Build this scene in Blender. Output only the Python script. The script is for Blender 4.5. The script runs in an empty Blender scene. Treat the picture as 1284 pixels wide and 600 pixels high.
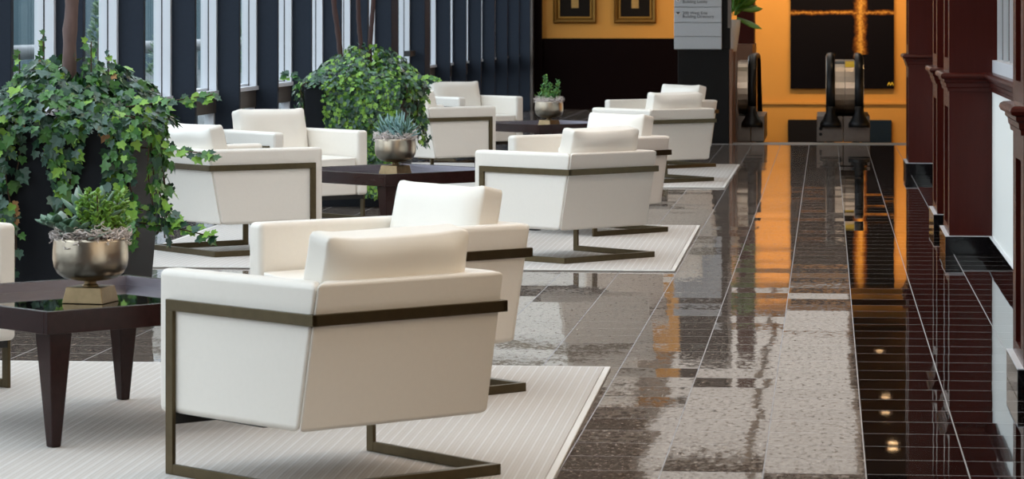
import bpy, bmesh, math, random
from mathutils import Vector, Matrix
random.seed(7)
sc = bpy.context.scene
COL = sc.collection
PI = math.pi
# ------------------------------------------------------------------ camera geometry
F = 3901.5; CX = 642.0; YH = 22.5; H = 1.4; VPX = 1037.0      # focal length and horizon in pixels of the 1284x600 frame
TH = math.atan((VPX - CX) / F); CT, ST = math.cos(TH), math.sin(TH)
def cam2w(x, d): return (CT * x - ST * d, ST * x + CT * d)
def on_floor(px, py, z=0.0):
    d = F * (H - z) / (py - YH); return cam2w((px - CX) / F * d, d)
def at_depth(px, d): return cam2w((px - CX) / F * d, d)
def zpix(py, d): return H - (py - YH) * d / F

# ------------------------------------------------------------------ object helpers
def tag(o, label=None, cat=None, group=None, kind=None):
    if label: o['label'] = label
    if cat: o['category'] = cat
    if group: o['group'] = group
    if kind: o['kind'] = kind
    return o
def empty(name, loc=(0, 0, 0), rz=0.0, label=None, cat=None, group=None, kind=None):
    o = bpy.data.objects.new(name, None); COL.objects.link(o)
    o.empty_display_size = 0.1
    o.location = loc; o.rotation_euler = (0, 0, rz)
    return tag(o, label, cat, group, kind)
def obj(name, bm, mats, parent=None, smooth=False, bevel=0.0, seg=2, subd=0, angle=0.6):
    bmesh.ops.recalc_face_normals(bm, faces=bm.faces)
    me = bpy.data.meshes.new(name); bm.to_mesh(me); bm.free()
    o = bpy.data.objects.new(name, me); COL.objects.link(o)
    for m in (mats if isinstance(mats, (list, tuple)) else [mats]): me.materials.append(m)
    if parent: o.parent = parent
    if smooth or bevel > 0:
        for p in me.polygons: p.use_smooth = True
    if bevel > 0:
        b = o.modifiers.new('bevel', 'BEVEL'); b.width = bevel; b.segments = seg; b.limit_method = 'ANGLE'; b.angle_limit = angle
        b.harden_normals = True
    if subd:
        s = o.modifiers.new('subd', 'SUBSURF'); s.levels = subd; s.render_levels = subd
    return o
def copy_tree(o, parent=None):
    c = o.copy(); COL.objects.link(c)
    if parent: c.parent = parent
    for ch in list(o.children): copy_tree(ch, c)
    return c
def BM(): return bmesh.new()
def hexa(bm, pts, mi=0):
    """eight points: bottom four counter-clockwise, then top four"""
    v = [bm.verts.new(p) for p in pts]
    for q in ((0, 3, 2, 1), (4, 5, 6, 7), (0, 1, 5, 4), (1, 2, 6, 5), (2, 3, 7, 6), (3, 0, 4, 7)):
        f = bm.faces.new([v[i] for i in q]); f.material_index = mi
    return v
def box(bm, x0, x1, y0, y1, z0, z1, mi=0):
    return hexa(bm, [(x0, y0, z0), (x1, y0, z0), (x1, y1, z0), (x0, y1, z0), (x0, y0, z1), (x1, y0, z1), (x1, y1, z1), (x0, y1, z1)], mi)
def frustum(bm, cx, cy, z0, s0, z1, s1, mi=0):
    a, b = s0 / 2, s1 / 2
    hexa(bm, [(cx - a, cy - a, z0), (cx + a, cy - a, z0), (cx + a, cy + a, z0), (cx - a, cy + a, z0),
              (cx - b, cy - b, z1), (cx + b, cy - b, z1), (cx + b, cy + b, z1), (cx - b, cy + b, z1)], mi)
def lathe(bm, prof, n=40, c=(0, 0), mi=0):
    rings = []
    for r, z in prof:
        rings.append([bm.verts.new((c[0] + r * math.cos(2 * PI * i / n), c[1] + r * math.sin(2 * PI * i / n), z)) for i in range(n)])
    for a, b in zip(rings, rings[1:]):
        for i in range(n):
            f = bm.faces.new((a[i], a[(i + 1) % n], b[(i + 1) % n], b[i])); f.material_index = mi
    for rg in (rings[0], rings[-1]):
        try: bm.faces.new(rg).material_index = mi
        except ValueError: pass
def tube(bm, pts, rad, n=6, mi=0, cap=True):
    pts = [Vector(p) for p in pts]
    if not isinstance(rad, (list, tuple)): rad = [rad] * len(pts)
    rings = []; up = Vector((0.31, 0.17, 0.93))
    for i, p in enumerate(pts):
        t = (pts[min(i + 1, len(pts) - 1)] - pts[max(i - 1, 0)])
        if t.length < 1e-9: t = Vector((0, 0, 1))
        t.normalize()
        a = t.cross(up)
        if a.length < 1e-3: a = t.cross(Vector((1, 0, 0)))
        a.normalize(); b = t.cross(a)
        rings.append([bm.verts.new(p + rad[i] * (a * math.cos(2 * PI * k / n) + b * math.sin(2 * PI * k / n))) for k in range(n)])
    for a, b in zip(rings, rings[1:]):
        for k in range(n):
            bm.faces.new((a[k], a[(k + 1) % n], b[(k + 1) % n], b[k])).material_index = mi
    if cap and n > 2:
        for rg in (rings[0], rings[-1]):
            bm.faces.new(rg).material_index = mi
def sweep(bm, path, prof, mi=0):
    """mitred sweep of a profile [(out, z)] along an open plan path; 'out' is to the left of travel"""
    P = [Vector(p) for p in path]; rings = []
    for i, p in enumerate(P):
        d0 = (P[i] - P[i - 1]).normalized() if i > 0 else None
        d1 = (P[i + 1] - P[i]).normalized() if i < len(P) - 1 else None
        if d0 is None: d0 = d1
        if d1 is None: d1 = d0
        n0 = Vector((-d0.y, d0.x)); n1 = Vector((-d1.y, d1.x)); m = n0 + n1; m = m / max(m.dot(n0), 1e-6)
        rings.append([bm.verts.new((p.x + m.x * o, p.y + m.y * o, z)) for o, z in prof])
    k = len(prof)
    for a, b in zip(rings, rings[1:]):
        for j in range(k):
            bm.faces.new((a[j], a[(j + 1) % k], b[(j + 1) % k], b[j])).material_index = mi
    bm.faces.new(rings[0]).material_index = mi; bm.faces.new(rings[-1]).material_index = mi

# ------------------------------------------------------------------ materials
def lin(r, g, b):
    f = lambda v: (v / 255) / 12.92 if v / 255 <= 0.04045 else ((v / 255 + 0.055) / 1.055) ** 2.4
    return (f(r), f(g), f(b), 1.0)
class NT:
    def __init__(s, name):
        s.m = bpy.data.materials.new(name); s.m.use_nodes = True; s.t = s.m.node_tree; s.t.nodes.clear()
        s.out = s.n('ShaderNodeOutputMaterial')
    def n(s, typ, **kw):
        x = s.t.nodes.new(typ)
        for k, v in kw.items(): setattr(x, k, v)
        return x
    def l(s, a, b): s.t.links.new(a, b)
    def val(s, sock, v):
        if hasattr(v, 'is_linked') or isinstance(v, bpy.types.NodeSocket): s.l(v, sock)
        else: sock.default_value = v
    def math(s, op, a, b=0.0, c=None):
        x = s.n('ShaderNodeMath', operation=op); s.val(x.inputs[0], a); s.val(x.inputs[1], b)
        if c is not None: s.val(x.inputs[2], c)
        return x.outputs[0]
    def mix(s, fac, a, b):
        x = s.n('ShaderNodeMix', data_type='RGBA'); s.val(x.inputs[0], fac); s.val(x.inputs[6], a); s.val(x.inputs[7], b); return x.outputs[2]
    def ramp(s, fac, stops):
        x = s.n('ShaderNodeValToRGB'); e = x.color_ramp.elements
        while len(e) < len(stops): e.new(0.5)
        for el, (p, c) in zip(e, stops): el.position = p; el.color = c
        s.val(x.inputs[0], fac); return x.outputs[0]
    def noise(s, vec, scale, detail=3.0, rough=0.5):
        x = s.n('ShaderNodeTexNoise'); s.val(x.inputs['Scale'], scale); x.inputs['Detail'].default_value = detail; x.inputs['Roughness'].default_value = rough
        if vec is not None: s.l(vec, x.inputs['Vector'])
        return x
    def coord(s, out='Object'): return s.n('ShaderNodeTexCoord').outputs[out]
    def mapping(s, vec, scale=(1, 1, 1), rot=(0, 0, 0)):
        x = s.n('ShaderNodeMapping'); x.inputs['Scale'].default_value = scale; x.inputs['Rotation'].default_value = rot; s.l(vec, x.inputs['Vector']); return x.outputs[0]
    def bump(s, h, strength=0.2, dist=0.01):
        x = s.n('ShaderNodeBump'); x.inputs['Strength'].default_value = strength; x.inputs['Distance'].default_value = dist; s.l(h, x.inputs['Height']); return x.outputs[0]
    def bsdf(s, color, rough=0.5, metal=0.0, normal=None, **kw):
        b = s.n('ShaderNodeBsdfPrincipled'); s.val(b.inputs['Base Color'], color); s.val(b.inputs['Roughness'], rough); b.inputs['Metallic'].default_value = metal
        if normal is not None: s.l(normal, b.inputs['Normal'])
        for k, v in kw.items(): s.val(b.inputs[k.replace('_', ' ')], v)
        s.l(b.outputs[0], s.out.inputs[0]); return b
def simple(name, color, rough=0.5, metal=0.0, nscale=None, namp=0.15, bump=0.0, stretch=(1, 1, 1), **kw):
    t = NT(name)
    if nscale:
        v = t.mapping(t.coord(), stretch); nz = t.noise(v, nscale, 4).outputs[0]
        dark = tuple(c * (1 - namp) for c in color[:3]) + (1,); lite = tuple(min(1, c * (1 + namp)) for c in color[:3]) + (1,)
        col = t.mix(nz, dark, lite)
        t.bsdf(col, rough, metal, t.bump(nz, bump, 0.005) if bump else None, **kw)
    else: t.bsdf(color, rough, metal, **kw)
    return t.m
def emit(name, color, strength):
    t = NT(name); e = t.n('ShaderNodeEmission'); e.inputs[0].default_value = color; e.inputs[1].default_value = strength; t.l(e.outputs[0], t.out.inputs[0]); return t.m

M = {}
M['leather'] = simple('ivory_leather', (0.83, 0.785, 0.72, 1), 0.42, nscale=60, namp=0.02, bump=0.05)
M['cushion'] = simple('ivory_cushion_leather', (0.85, 0.81, 0.745, 1), 0.45, nscale=9, namp=0.02, bump=0.25)
M['bronze'] = simple('antique_bronze_bar', lin(92, 80, 58), 0.36, 0.85, nscale=25, namp=0.25, stretch=(1, 1, 1))
M['black_metal'] = simple('black_bracket', (0.01, 0.01, 0.01, 1), 0.5)
M['espresso'] = simple('espresso_wood', (0.022, 0.0075, 0.0065, 1), 0.25, nscale=7, namp=0.35, stretch=(6, 1, 6), Coat_Weight=0.12, Coat_Roughness=0.12, Specular_IOR_Level=0.22)
M['black_glass'] = simple('black_glass', (0.004, 0.005, 0.005, 1), 0.02, IOR=1.55)
M['nickel'] = simple('hammered_nickel_bronze', lin(192, 179, 161), 0.30, 1.0, nscale=14, namp=0.2, bump=0.12)
M['pedestal'] = simple('dark_gilt_bronze', lin(142, 122, 92), 0.42, 0.9, nscale=30, namp=0.35, bump=0.2)
M['pewter'] = simple('pewter_trim', lin(176, 172, 184), 0.38, 0.9, nscale=20, namp=0.12, stretch=(1, 1, 8))
M['soil'] = simple('soil', (0.03, 0.02, 0.014, 1), 0.9, nscale=40, namp=0.5, bump=0.5)
M['planter'] = simple('charcoal_planter', (0.009, 0.011, 0.015, 1), 0.5, nscale=30, namp=0.2, Specular_IOR_Level=0.2)
def leaf_mat(name, c, c2, rough=0.38):
    t = NT(name); v = t.coord('Generated'); nz = t.noise(v, 22, 3).outputs[0]
    b = t.bsdf(t.mix(nz, c, c2), rough)
    return t.m
M['ivy_dark'] = leaf_mat('ivy_leaf_dark', (0.010, 0.040, 0.022, 1), (0.034, 0.098, 0.054, 1), 0.34)
M['ivy_mid'] = leaf_mat('ivy_leaf_green', (0.028, 0.11, 0.022, 1), (0.085, 0.24, 0.05, 1), 0.34)
M['ivy_lime'] = leaf_mat('ivy_leaf_young', (0.14, 0.32, 0.035, 1), (0.28, 0.50, 0.075, 1), 0.42)
M['ivy_grey'] = leaf_mat('ivy_leaf_grey', (0.035, 0.085, 0.065, 1), (0.085, 0.17, 0.13, 1), 0.36)
M['dry_leaf'] = simple('dry_leaf', lin(150, 112, 70), 0.7)
M['stem'] = simple('ivy_stem', lin(70, 52, 36), 0.8)
M['bark'] = simple('bark', lin(104, 84, 80), 0.85, nscale=30, namp=0.5, bump=0.8, stretch=(1, 1, 0.25))
M['bark_dark'] = simple('bark_dark', lin(66, 46, 44), 0.8, nscale=30, namp=0.4, bump=0.6, stretch=(1, 1, 0.25))
M['moss'] = simple('spanish_moss', lin(222, 212, 208), 0.9)
M['succ_grey'] = leaf_mat('succulent_grey_green', (0.07, 0.16, 0.10, 1), (0.15, 0.26, 0.18, 1), 0.45)
M['succ_pale'] = leaf_mat('succulent_pale', (0.22, 0.30, 0.25, 1), (0.34, 0.42, 0.36, 1), 0.5)
M['succ_blue'] = leaf_mat('succulent_blue', (0.17, 0.33, 0.34, 1), (0.36, 0.54, 0.54, 1), 0.5)
M['jade'] = leaf_mat('jade_leaf', (0.09, 0.24, 0.03, 1), (0.26, 0.46, 0.10, 1), 0.4)
M['jade_deep'] = leaf_mat('jade_leaf_deep', (0.05, 0.20, 0.05, 1), (0.16, 0.42, 0.13, 1), 0.4)
M['palm'] = leaf_mat('broad_leaf', (0.06, 0.20, 0.02, 1), (0.20, 0.42, 0.07, 1), 0.4)
M['fin'] = simple('slate_blue_metal', (0.023, 0.030, 0.043, 1), 0.6, nscale=40, namp=0.1, Specular_IOR_Level=0.08)
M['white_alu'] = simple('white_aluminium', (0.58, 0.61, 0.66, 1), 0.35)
M['gasket'] = simple('dark_gasket', (0.012, 0.012, 0.014, 1), 0.6)
M['spandrel'] = simple('bronze_brown_panel', (0.055, 0.047, 0.042, 1), 0.45, nscale=50, namp=0.1)
M['redwood'] = simple('mahogany_panel', (0.050, 0.0085, 0.006, 1), 0.24, nscale=5, namp=0.25, stretch=(5, 5, 0.6), Specular_IOR_Level=0.22)
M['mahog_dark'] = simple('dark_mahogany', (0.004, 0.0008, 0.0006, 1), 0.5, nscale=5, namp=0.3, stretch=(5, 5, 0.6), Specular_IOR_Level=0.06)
M['plinth'] = simple('black_granite_plinth', (0.006, 0.006, 0.007, 1), 0.06, nscale=120, namp=0.6)
M['white_wall'] = simple('white_plaster', (0.80, 0.82, 0.80, 1), 0.7)
M['ceil'] = simple('ceiling_plaster', (0.55, 0.52, 0.47, 1), 0.8)
M['orange_wall'] = simple('amber_plaster', (0.64, 0.285, 0.042, 1), 0.65, nscale=2.5, namp=0.06)
M['steel'] = simple('brushed_steel', lin(206, 190, 172), 0.28, 1.0, nscale=20, namp=0.12, stretch=(8, 1, 1))
M['steel_dark'] = simple('dull_steel', lin(120, 112, 106), 0.4, 0.9, nscale=20, namp=0.15)
M['plate'] = simple('landing_plate', (0.34, 0.34, 0.34, 1), 0.45, nscale=30, namp=0.2)
M['rubber'] = simple('black_rubber', (0.006, 0.0065, 0.008, 1), 0.33, Specular_IOR_Level=0.3)
M['sticker'] = simple('yellow_sticker', (0.95, 0.62, 0.02, 1), 0.5)
M['kiosk'] = simple('black_laminate', (0.007, 0.007, 0.0075, 1), 0.3, Specular_IOR_Level=0.2)
M['sign_grey'] = simple('brushed_grey_sign', (0.50, 0.54, 0.58, 1), 0.42, 0.2, nscale=40, namp=0.12, stretch=(1, 1, 14))
M['sign_ink'] = simple('sign_ink', (0.02, 0.02, 0.022, 1), 0.5)
M['sign_white'] = simple('sign_white', (0.8, 0.8, 0.8, 1), 0.5)
M['gold'] = simple('gilt_frame', lin(128, 92, 38), 0.42, 0.75, nscale=60, namp=0.5, bump=0.6)
M['gold_bright'] = simple('gilt_inner', lin(170, 124, 55), 0.4, 0.7)
M['picture_dark'] = simple('dark_picture_mat', (0.012, 0.008, 0.005, 1), 0.5, Specular_IOR_Level=0.1)
M['amber_print'] = simple('amber_print', (0.42, 0.24, 0.06, 1), 0.6, nscale=18, namp=0.3)
M['asphalt'] = simple('pavement', (0.045, 0.055, 0.06, 1), 0.8, nscale=3, namp=0.2)
M['teal_facade'] = simple('teal_glass_facade', (0.015, 0.046, 0.062, 1), 0.3, nscale=0.4, namp=0.3)
M['white_pipe'] = simple('white_painted_rail', (0.17, 0.185, 0.205, 1), 0.5)
M['shrub'] = leaf_mat('shrub_leaf', (0.05, 0.12, 0.05, 1), (0.12, 0.22, 0.09, 1), 0.6)
M['warm_fill_glow'] = emit('warm_fill_glow', (1.0, 0.77, 0.55, 1), 1.85)  # unseen warm glow added behind a right-wall window to fill chair backs
M['terracotta'] = simple('white_ceramic', (0.75, 0.72, 0.70, 1), 0.35)
M['balus'] = simple('tinted_balustrade', lin(128, 92, 72), 0.3, 0.2)
M['pit'] = simple('pit_dark', (0.012, 0.010, 0.010, 1), 0.6, Specular_IOR_Level=0.1)
M['blue_dark'] = simple('dark_blue_panel', (0.012, 0.022, 0.034, 1), 0.35, Specular_IOR_Level=0.2)

def glass_mat():
    t = NT('window_glass')
    tr = t.n('ShaderNodeBsdfTransparent'); tr.inputs[0].default_value = (0.95, 0.975, 0.97, 1)
    gl = t.n('ShaderNodeBsdfGlossy'); gl.inputs['Roughness'].default_value = 0.02; gl.inputs['Color'].default_value = (0.9, 1, 1, 1)
    mx = t.n('ShaderNodeMixShader'); mx.inputs[0].default_value = 0.05; t.l(tr.outputs[0], mx.inputs[1]); t.l(gl.outputs[0], mx.inputs[2]); t.l(mx.outputs[0], t.out.inputs[0])
    return t.m
M['glass'] = glass_mat()

TILE = 0.3145; TX0 = 0.119; TY0 = 9.617
def floor_mat(name, granite):
    t = NT(name)
    pos = t.n('ShaderNodeNewGeometry').outputs['Position']
    sx = t.n('ShaderNodeSeparateXYZ'); t.l(pos, sx.inputs[0])
    u = t.math('DIVIDE', t.math('SUBTRACT', sx.outputs[0], TX0), TILE); v = t.math('DIVIDE', t.math('SUBTRACT', sx.outputs[1], TY0), TILE)
    iu, iv = t.math('FLOOR', u), t.math('FLOOR', v); fu, fv = t.math('SUBTRACT', u, iu), t.math('SUBTRACT', v, iv)
    cid = t.n('ShaderNodeCombineXYZ'); t.l(iu, cid.inputs[0]); t.l(iv, cid.inputs[1])
    wn = t.n('ShaderNodeTexWhiteNoise', noise_dimensions='3D'); t.l(cid.outputs[0], wn.inputs['Vector'])
    du = t.math('MINIMUM', fu, t.math('SUBTRACT', 1.0, fu)); dv = t.math('MINIMUM', fv, t.math('SUBTRACT', 1.0, fv))
    gu = t.math('LESS_THAN', du, 0.0068); gv = t.math('LESS_THAN', dv, 0.0062); g = t.math('MAXIMUM', gu, gv)
    # each slab was bedded at its own very slight tilt
    rs = t.n('ShaderNodeSeparateColor'); t.l(wn.outputs['Color'], rs.inputs[0])
    wave = t.noise(t.mapping(pos, (1, 1, 1)), 9.0 if granite else 6.0, 1.0).outputs['Color']
    ws = t.n('ShaderNodeSeparateColor'); t.l(wave, ws.inputs[0])
    ax, ay, wx, wy = (0.0036, 0.0130, 0.0022, 0.0012) if granite else (0.0024, 0.0095, 0.0030, 0.0012)
    nx = t.math('ADD', t.math('MULTIPLY', t.math('SUBTRACT', rs.outputs[0], 0.5), ax), t.math('MULTIPLY', t.math('SUBTRACT', ws.outputs[0], 0.5), wx))
    ny = t.math('ADD', t.math('MULTIPLY', t.math('SUBTRACT', rs.outputs[1], 0.5), ay), t.math('MULTIPLY', t.math('SUBTRACT', ws.outputs[1], 0.5), wy))
    if granite:
        fine = t.noise(t.mapping(pos, (1, 0.42, 1)), 45.0, 2.0).outputs['Color']; fs = t.n('ShaderNodeSeparateColor'); t.l(fine, fs.inputs[0])
        nx = t.math('ADD', nx, t.math('MULTIPLY', t.math('SUBTRACT', fs.outputs[0], 0.5), 0.022))
        ny = t.math('ADD', ny, t.math('MULTIPLY', t.math('SUBTRACT', fs.outputs[1], 0.5), 0.016))
    nv = t.n('ShaderNodeCombineXYZ'); t.l(nx, nv.inputs[0]); t.l(ny, nv.inputs[1]); nv.inputs[2].default_value = 1.0
    nn = t.n('ShaderNodeVectorMath', operation='NORMALIZE'); t.l(nv.outputs[0], nn.inputs[0])
    if granite:
        gp = t.mapping(pos, (1, 0.42, 1)); sp = t.noise(gp, 62.0, 5.0, 0.75).outputs[0]; sp2 = t.noise(pos, 22.0, 3.0).outputs[0]
        base = t.ramp(sp, [(0.36, (0.012, 0.009, 0.008, 1)), (0.48, (0.13, 0.098, 0.08, 1)), (0.58, (0.24, 0.20, 0.17, 1)), (0.66, (0.62, 0.56, 0.50, 1))])
        base = t.mix(t.math('MULTIPLY', sp2, 0.3), base, (0.20, 0.165, 0.14, 1))
        base = t.mix(t.math('MULTIPLY', rs.outputs[2], 0.35), base, (0.10, 0.075, 0.06, 1))
        rough = 0.04; spec = t.math('MULTIPLY', t.math('MAXIMUM', t.math('SUBTRACT', t.noise(gp, 48.0, 5.0, 0.75).outputs[0], 0.40), 0.0), 5.0)
    else:
        sp = t.noise(pos, 160.0, 4.0, 0.7).outputs[0]
        base = t.ramp(sp, [(0.55, (0.007, 0.006, 0.006, 1)), (0.75, (0.03, 0.026, 0.024, 1))]); rough = 0.02; spec = 0.5
    col = t.mix(g, base, (0.24, 0.245, 0.26, 1) if not granite else (0.26, 0.26, 0.28, 1))
    rg = t.math('ADD', t.math('MULTIPLY', g, 0.5), rough)
    t.bsdf(col, rg, 0.0, nn.outputs[0], IOR=1.52, Specular_IOR_Level=spec)
    return t.m
M['granite'] = floor_mat('polished_brown_granite', True); M['black_granite'] = floor_mat('polished_black_granite', False)

def rug_mat():
    t = NT('ribbed_wool_rug'); v = t.coord('Object'); s = t.n('ShaderNodeSeparateXYZ'); t.l(v, s.inputs[0])
    a = t.math('SINE', t.math('MULTIPLY', s.outputs[0], 2 * PI / 0.034)); b = t.math('SINE', t.math('MULTIPLY', s.outputs[0], 2 * PI / 0.0113))
    nz = t.noise(t.mapping(v, (1, 0.25, 1)), 30, 3).outputs[0]
    irr = t.noise(t.mapping(v, (1, 0.0, 0)), 26, 2).outputs[0]
    h = t.math('ADD', t.math('MULTIPLY', t.math('POWER', t.math('MAXIMUM', a, 0.0), 4.0), t.math('MULTIPLY', irr, 1.7)), t.math('MULTIPLY', b, 0.25))
    spk = t.noise(v, 160, 2).outputs[0]
    c = t.mix(t.math('MINIMUM', t.math('MAXIMUM', h, 0.0), 1.0), (0.565, 0.53, 0.50, 1), (0.72, 0.71, 0.70, 1))
    c = t.mix(t.math('MULTIPLY', nz, 0.25), c, (0.45, 0.42, 0.39, 1))
    c = t.mix(t.math('MULTIPLY', spk, 0.25), c, (0.36, 0.33, 0.30, 1))
    t.bsdf(c, 0.95, 0.0, t.bump(t.math('ADD', h, spk), 0.3, 0.003)); return t.m
M['rug'] = rug_mat()
M['rug_edge'] = simple('rug_binding', (0.72, 0.70, 0.67, 1), 0.9)
def painting_mat():
    t = NT('abstract_painting'); v = t.coord('Object'); s = t.n('ShaderNodeSeparateXYZ'); t.l(v, s.inputs[0])
    nz = t.noise(v, 9, 6, 0.7).outputs[0]; n2 = t.noise(v, 30, 4, 0.7).outputs[0]
    wob = t.math('MULTIPLY', t.math('SUBTRACT', nz, 0.5), 0.16)
    vx = t.math('ABSOLUTE', t.math('ADD', t.math('SUBTRACT', s.outputs[0], 0.275), wob)); hz = t.math('ABSOLUTE', t.math('ADD', t.math('SUBTRACT', s.outputs[2], 1.157), t.math('MULTIPLY', wob, 0.6)))
    bv = t.math('MULTIPLY', t.math('SUBTRACT', 1.0, t.math('MULTIPLY', vx, 9.0)), t.math('GREATER_THAN', s.outputs[2], 0.52)); bh = t.math('SUBTRACT', 1.0, t.math('MULTIPLY', hz, 24.0))
    m = t.math('MULTIPLY', t.math('MAXIMUM', t.math('MAXIMUM', bv, t.math('MULTIPLY', bh, 0.8)), 0.0), t.math('MULTIPLY', n2, 1.7))
    c = t.ramp(m, [(0.0, (0.003, 0.002, 0.003, 1)), (0.35, (0.16, 0.05, 0.008, 1)), (0.8, (0.62, 0.30, 0.05, 1))])
    t.bsdf(c, 0.6, Specular_IOR_Level=0.08); return t.m
M['painting'] = painting_mat()

# ------------------------------------------------------------------ camera
cd = bpy.data.cameras.new('camera'); cam = bpy.data.objects.new('camera', cd); COL.objects.link(cam); sc.camera = cam
cd.sensor_fit = 'HORIZONTAL'; cd.sensor_width = 36.0; cd.lens = F * 36.0 / 1284.0
cam.location = (0, 0, H); cam.rotation_euler = (PI / 2, 0, TH)
cd.shift_y = -(300.0 - YH) / 1284.0
cd.clip_end = 300
cd.dof.use_dof = True; cd.dof.focus_distance = 14.5; cd.dof.aperture_fstop = 12.0

# ------------------------------------------------------------------ setting: floor and ceilings
XG = -4.60                                  # plane of the window frames
YEND = 47.6                                 # far wall
def st(name, bm, mats, parent=None, **kw):
    o = obj(name, bm, mats, parent, **kw)
    if parent is None: o['kind'] = 'structure'
    return o
YF = 34.55
bm = BM()
def quad(bm, pts, mi=0): bm.faces.new([bm.verts.new(p) for p in pts]).material_index = mi
box(bm, -5.0, TX0, -3, YF, -0.12, 0, 0); box(bm, TX0, 1.3, -3, YF, -0.12, 0, 1)
box(bm, -5.0, -1.86, YF, YEND, -0.12, 0, 0)
st('floor', bm, [M['granite'], M['black_granite']])
bm = BM(); box(bm, -1.86, 1.6, YF, YF + 0.55, -0.1, 0.004)
st('trim_1', bm, M['plate'])           # landing plate
bm = BM(); box(bm, -1.9, 3.6, YF + 0.5, YEND + .2, -3.2, -3.0); box(bm, -1.9, -1.86, YF + .56, YEND, -3, -0.13); box(bm, -1.86, 3.5, YF + .5, YF + .54, -3, -.11)
st('floor_lower', bm, M['pit'])
# ceilings
bm = BM()
sky_open = [(-4.0, -1.2, y, y + 2.6) for y in (0.5, 4.0, 7.5, 11.0, 14.5, 18.0, 21.5, 25.0)]
ys = [-3.0]
for (a, b, y0, y1) in sky_open:
    box(bm, -5.0, 1.3, ys[-1], y0, 4.6, 4.9); box(bm, -5.0, a, y0, y1, 4.6, 4.9); box(bm, b, 1.3, y0, y1, 4.6, 4.9); ys.append(y1)
box(bm, -5.0, 1.3, ys[-1], 29.2, 4.6, 4.9)
st('ceiling', bm, M['ceil'])
for i, (a, b, y0, y1) in enumerate(sky_open):
    bm = BM(); box(bm, a - .05, b + .05, y0 - .05, y1 + .05, 4.905, 4.93)
    st('window_%d' % (101 + i), bm, M['glass'])
bm = BM(); box(bm, -5.0, -1.9, 29.2, YEND + .2, 4.15, 4.6); st('ceiling_lounge', bm, M['ceil'])
bm = BM(); box(bm, -5.0, -1.9, 36.9, 43.2, 4.13, 4.15); st('ceiling_panel', bm, M['mahog_dark'])
bm = BM(); box(bm, -1.9, 0.35, 29.2, YEND + .2, 2.98, 3.2); st('ceiling_lobby', bm, M['ceil'])
bm = BM(); box(bm, 0.35, 3.6, 29.2, YEND + .2, 2.98, 3.2); box(bm, -1.9, 3.6, 29.0, 29.2, 2.98, 4.6); st('ceiling_soffit', bm, M['mahog_dark'])
# far wall
xr_ = 3.6
def X_at(px, Y):                             # world X of a pixel column on the plane Y = const
    k = (px - CX) / F; return Y * (CT * k - ST) / (ST * k + CT)
def D_at(px, Y):
    k = (px - CX) / F; return Y / (ST * k + CT)
def Z_at(px, py, Y): return zpix(py, D_at(px, Y))
xdark = X_at(680, YEND)
zw = Z_at(760, 48, YEND)
bm = BM(); box(bm, xdark, xr_, YEND, YEND + .2, -3, 4.6); st('wall_far', bm, M['orange_wall'])
bm = BM(); box(bm, xdark, -1.86, YEND - .05, YEND, 0, zw); st('trim_2', bm, M['mahog_dark'])
bm = BM(); box(bm, -5.0, xdark, YEND - .12, YEND + .2, 0, 2.25); box(bm, xdark - .12, xdark, YEND - .12, YEND + .2, 2.25, 4.6); box(bm, -5.0, XG - .05, YEND - .12, YEND + .2, 2.25, 4.6); st('trim_3', bm, M['mahog_dark'])
w = empty('window_58', (0, YEND, 0), kind='structure')
bm = BM(); box(bm, XG - .05, xdark - .12, 0, .1, 2.25, 2.33); box(bm, XG + .35, XG + .40, 0, .1, 2.33, 4.6); obj('frame', bm, M['white_alu'], w)
bm = BM(); box(bm, XG - .05, xdark - .12, .04, .048, 2.33, 4.6); obj('pane', bm, M['glass'], w)
bm = BM(); box(bm, -1.85, xr_, YEND - .03, YEND, Z_at(1000, 129, YEND) - .02, Z_at(1000, 127.5, YEND)); st('trim_4', bm, M['orange_wall'])
bm = BM(); box(bm, XG + .02, XG + .13, YEND - .3, YEND - .12, 0, 4.3); st('trim_5', bm, M['steel_dark'])   # end column of the window wall
# wall behind the camera, right side returns
bm = BM(); box(bm, -5.0, 1.3, -3.2, -3.0, 0, 4.9); st('wall_back', bm, M['redwood'])
bm = BM(); box(bm, 3.5, 3.7, 28.6, YEND, -3, 4.6); st('wall_right_lobby', bm, M['orange_wall'])

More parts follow.
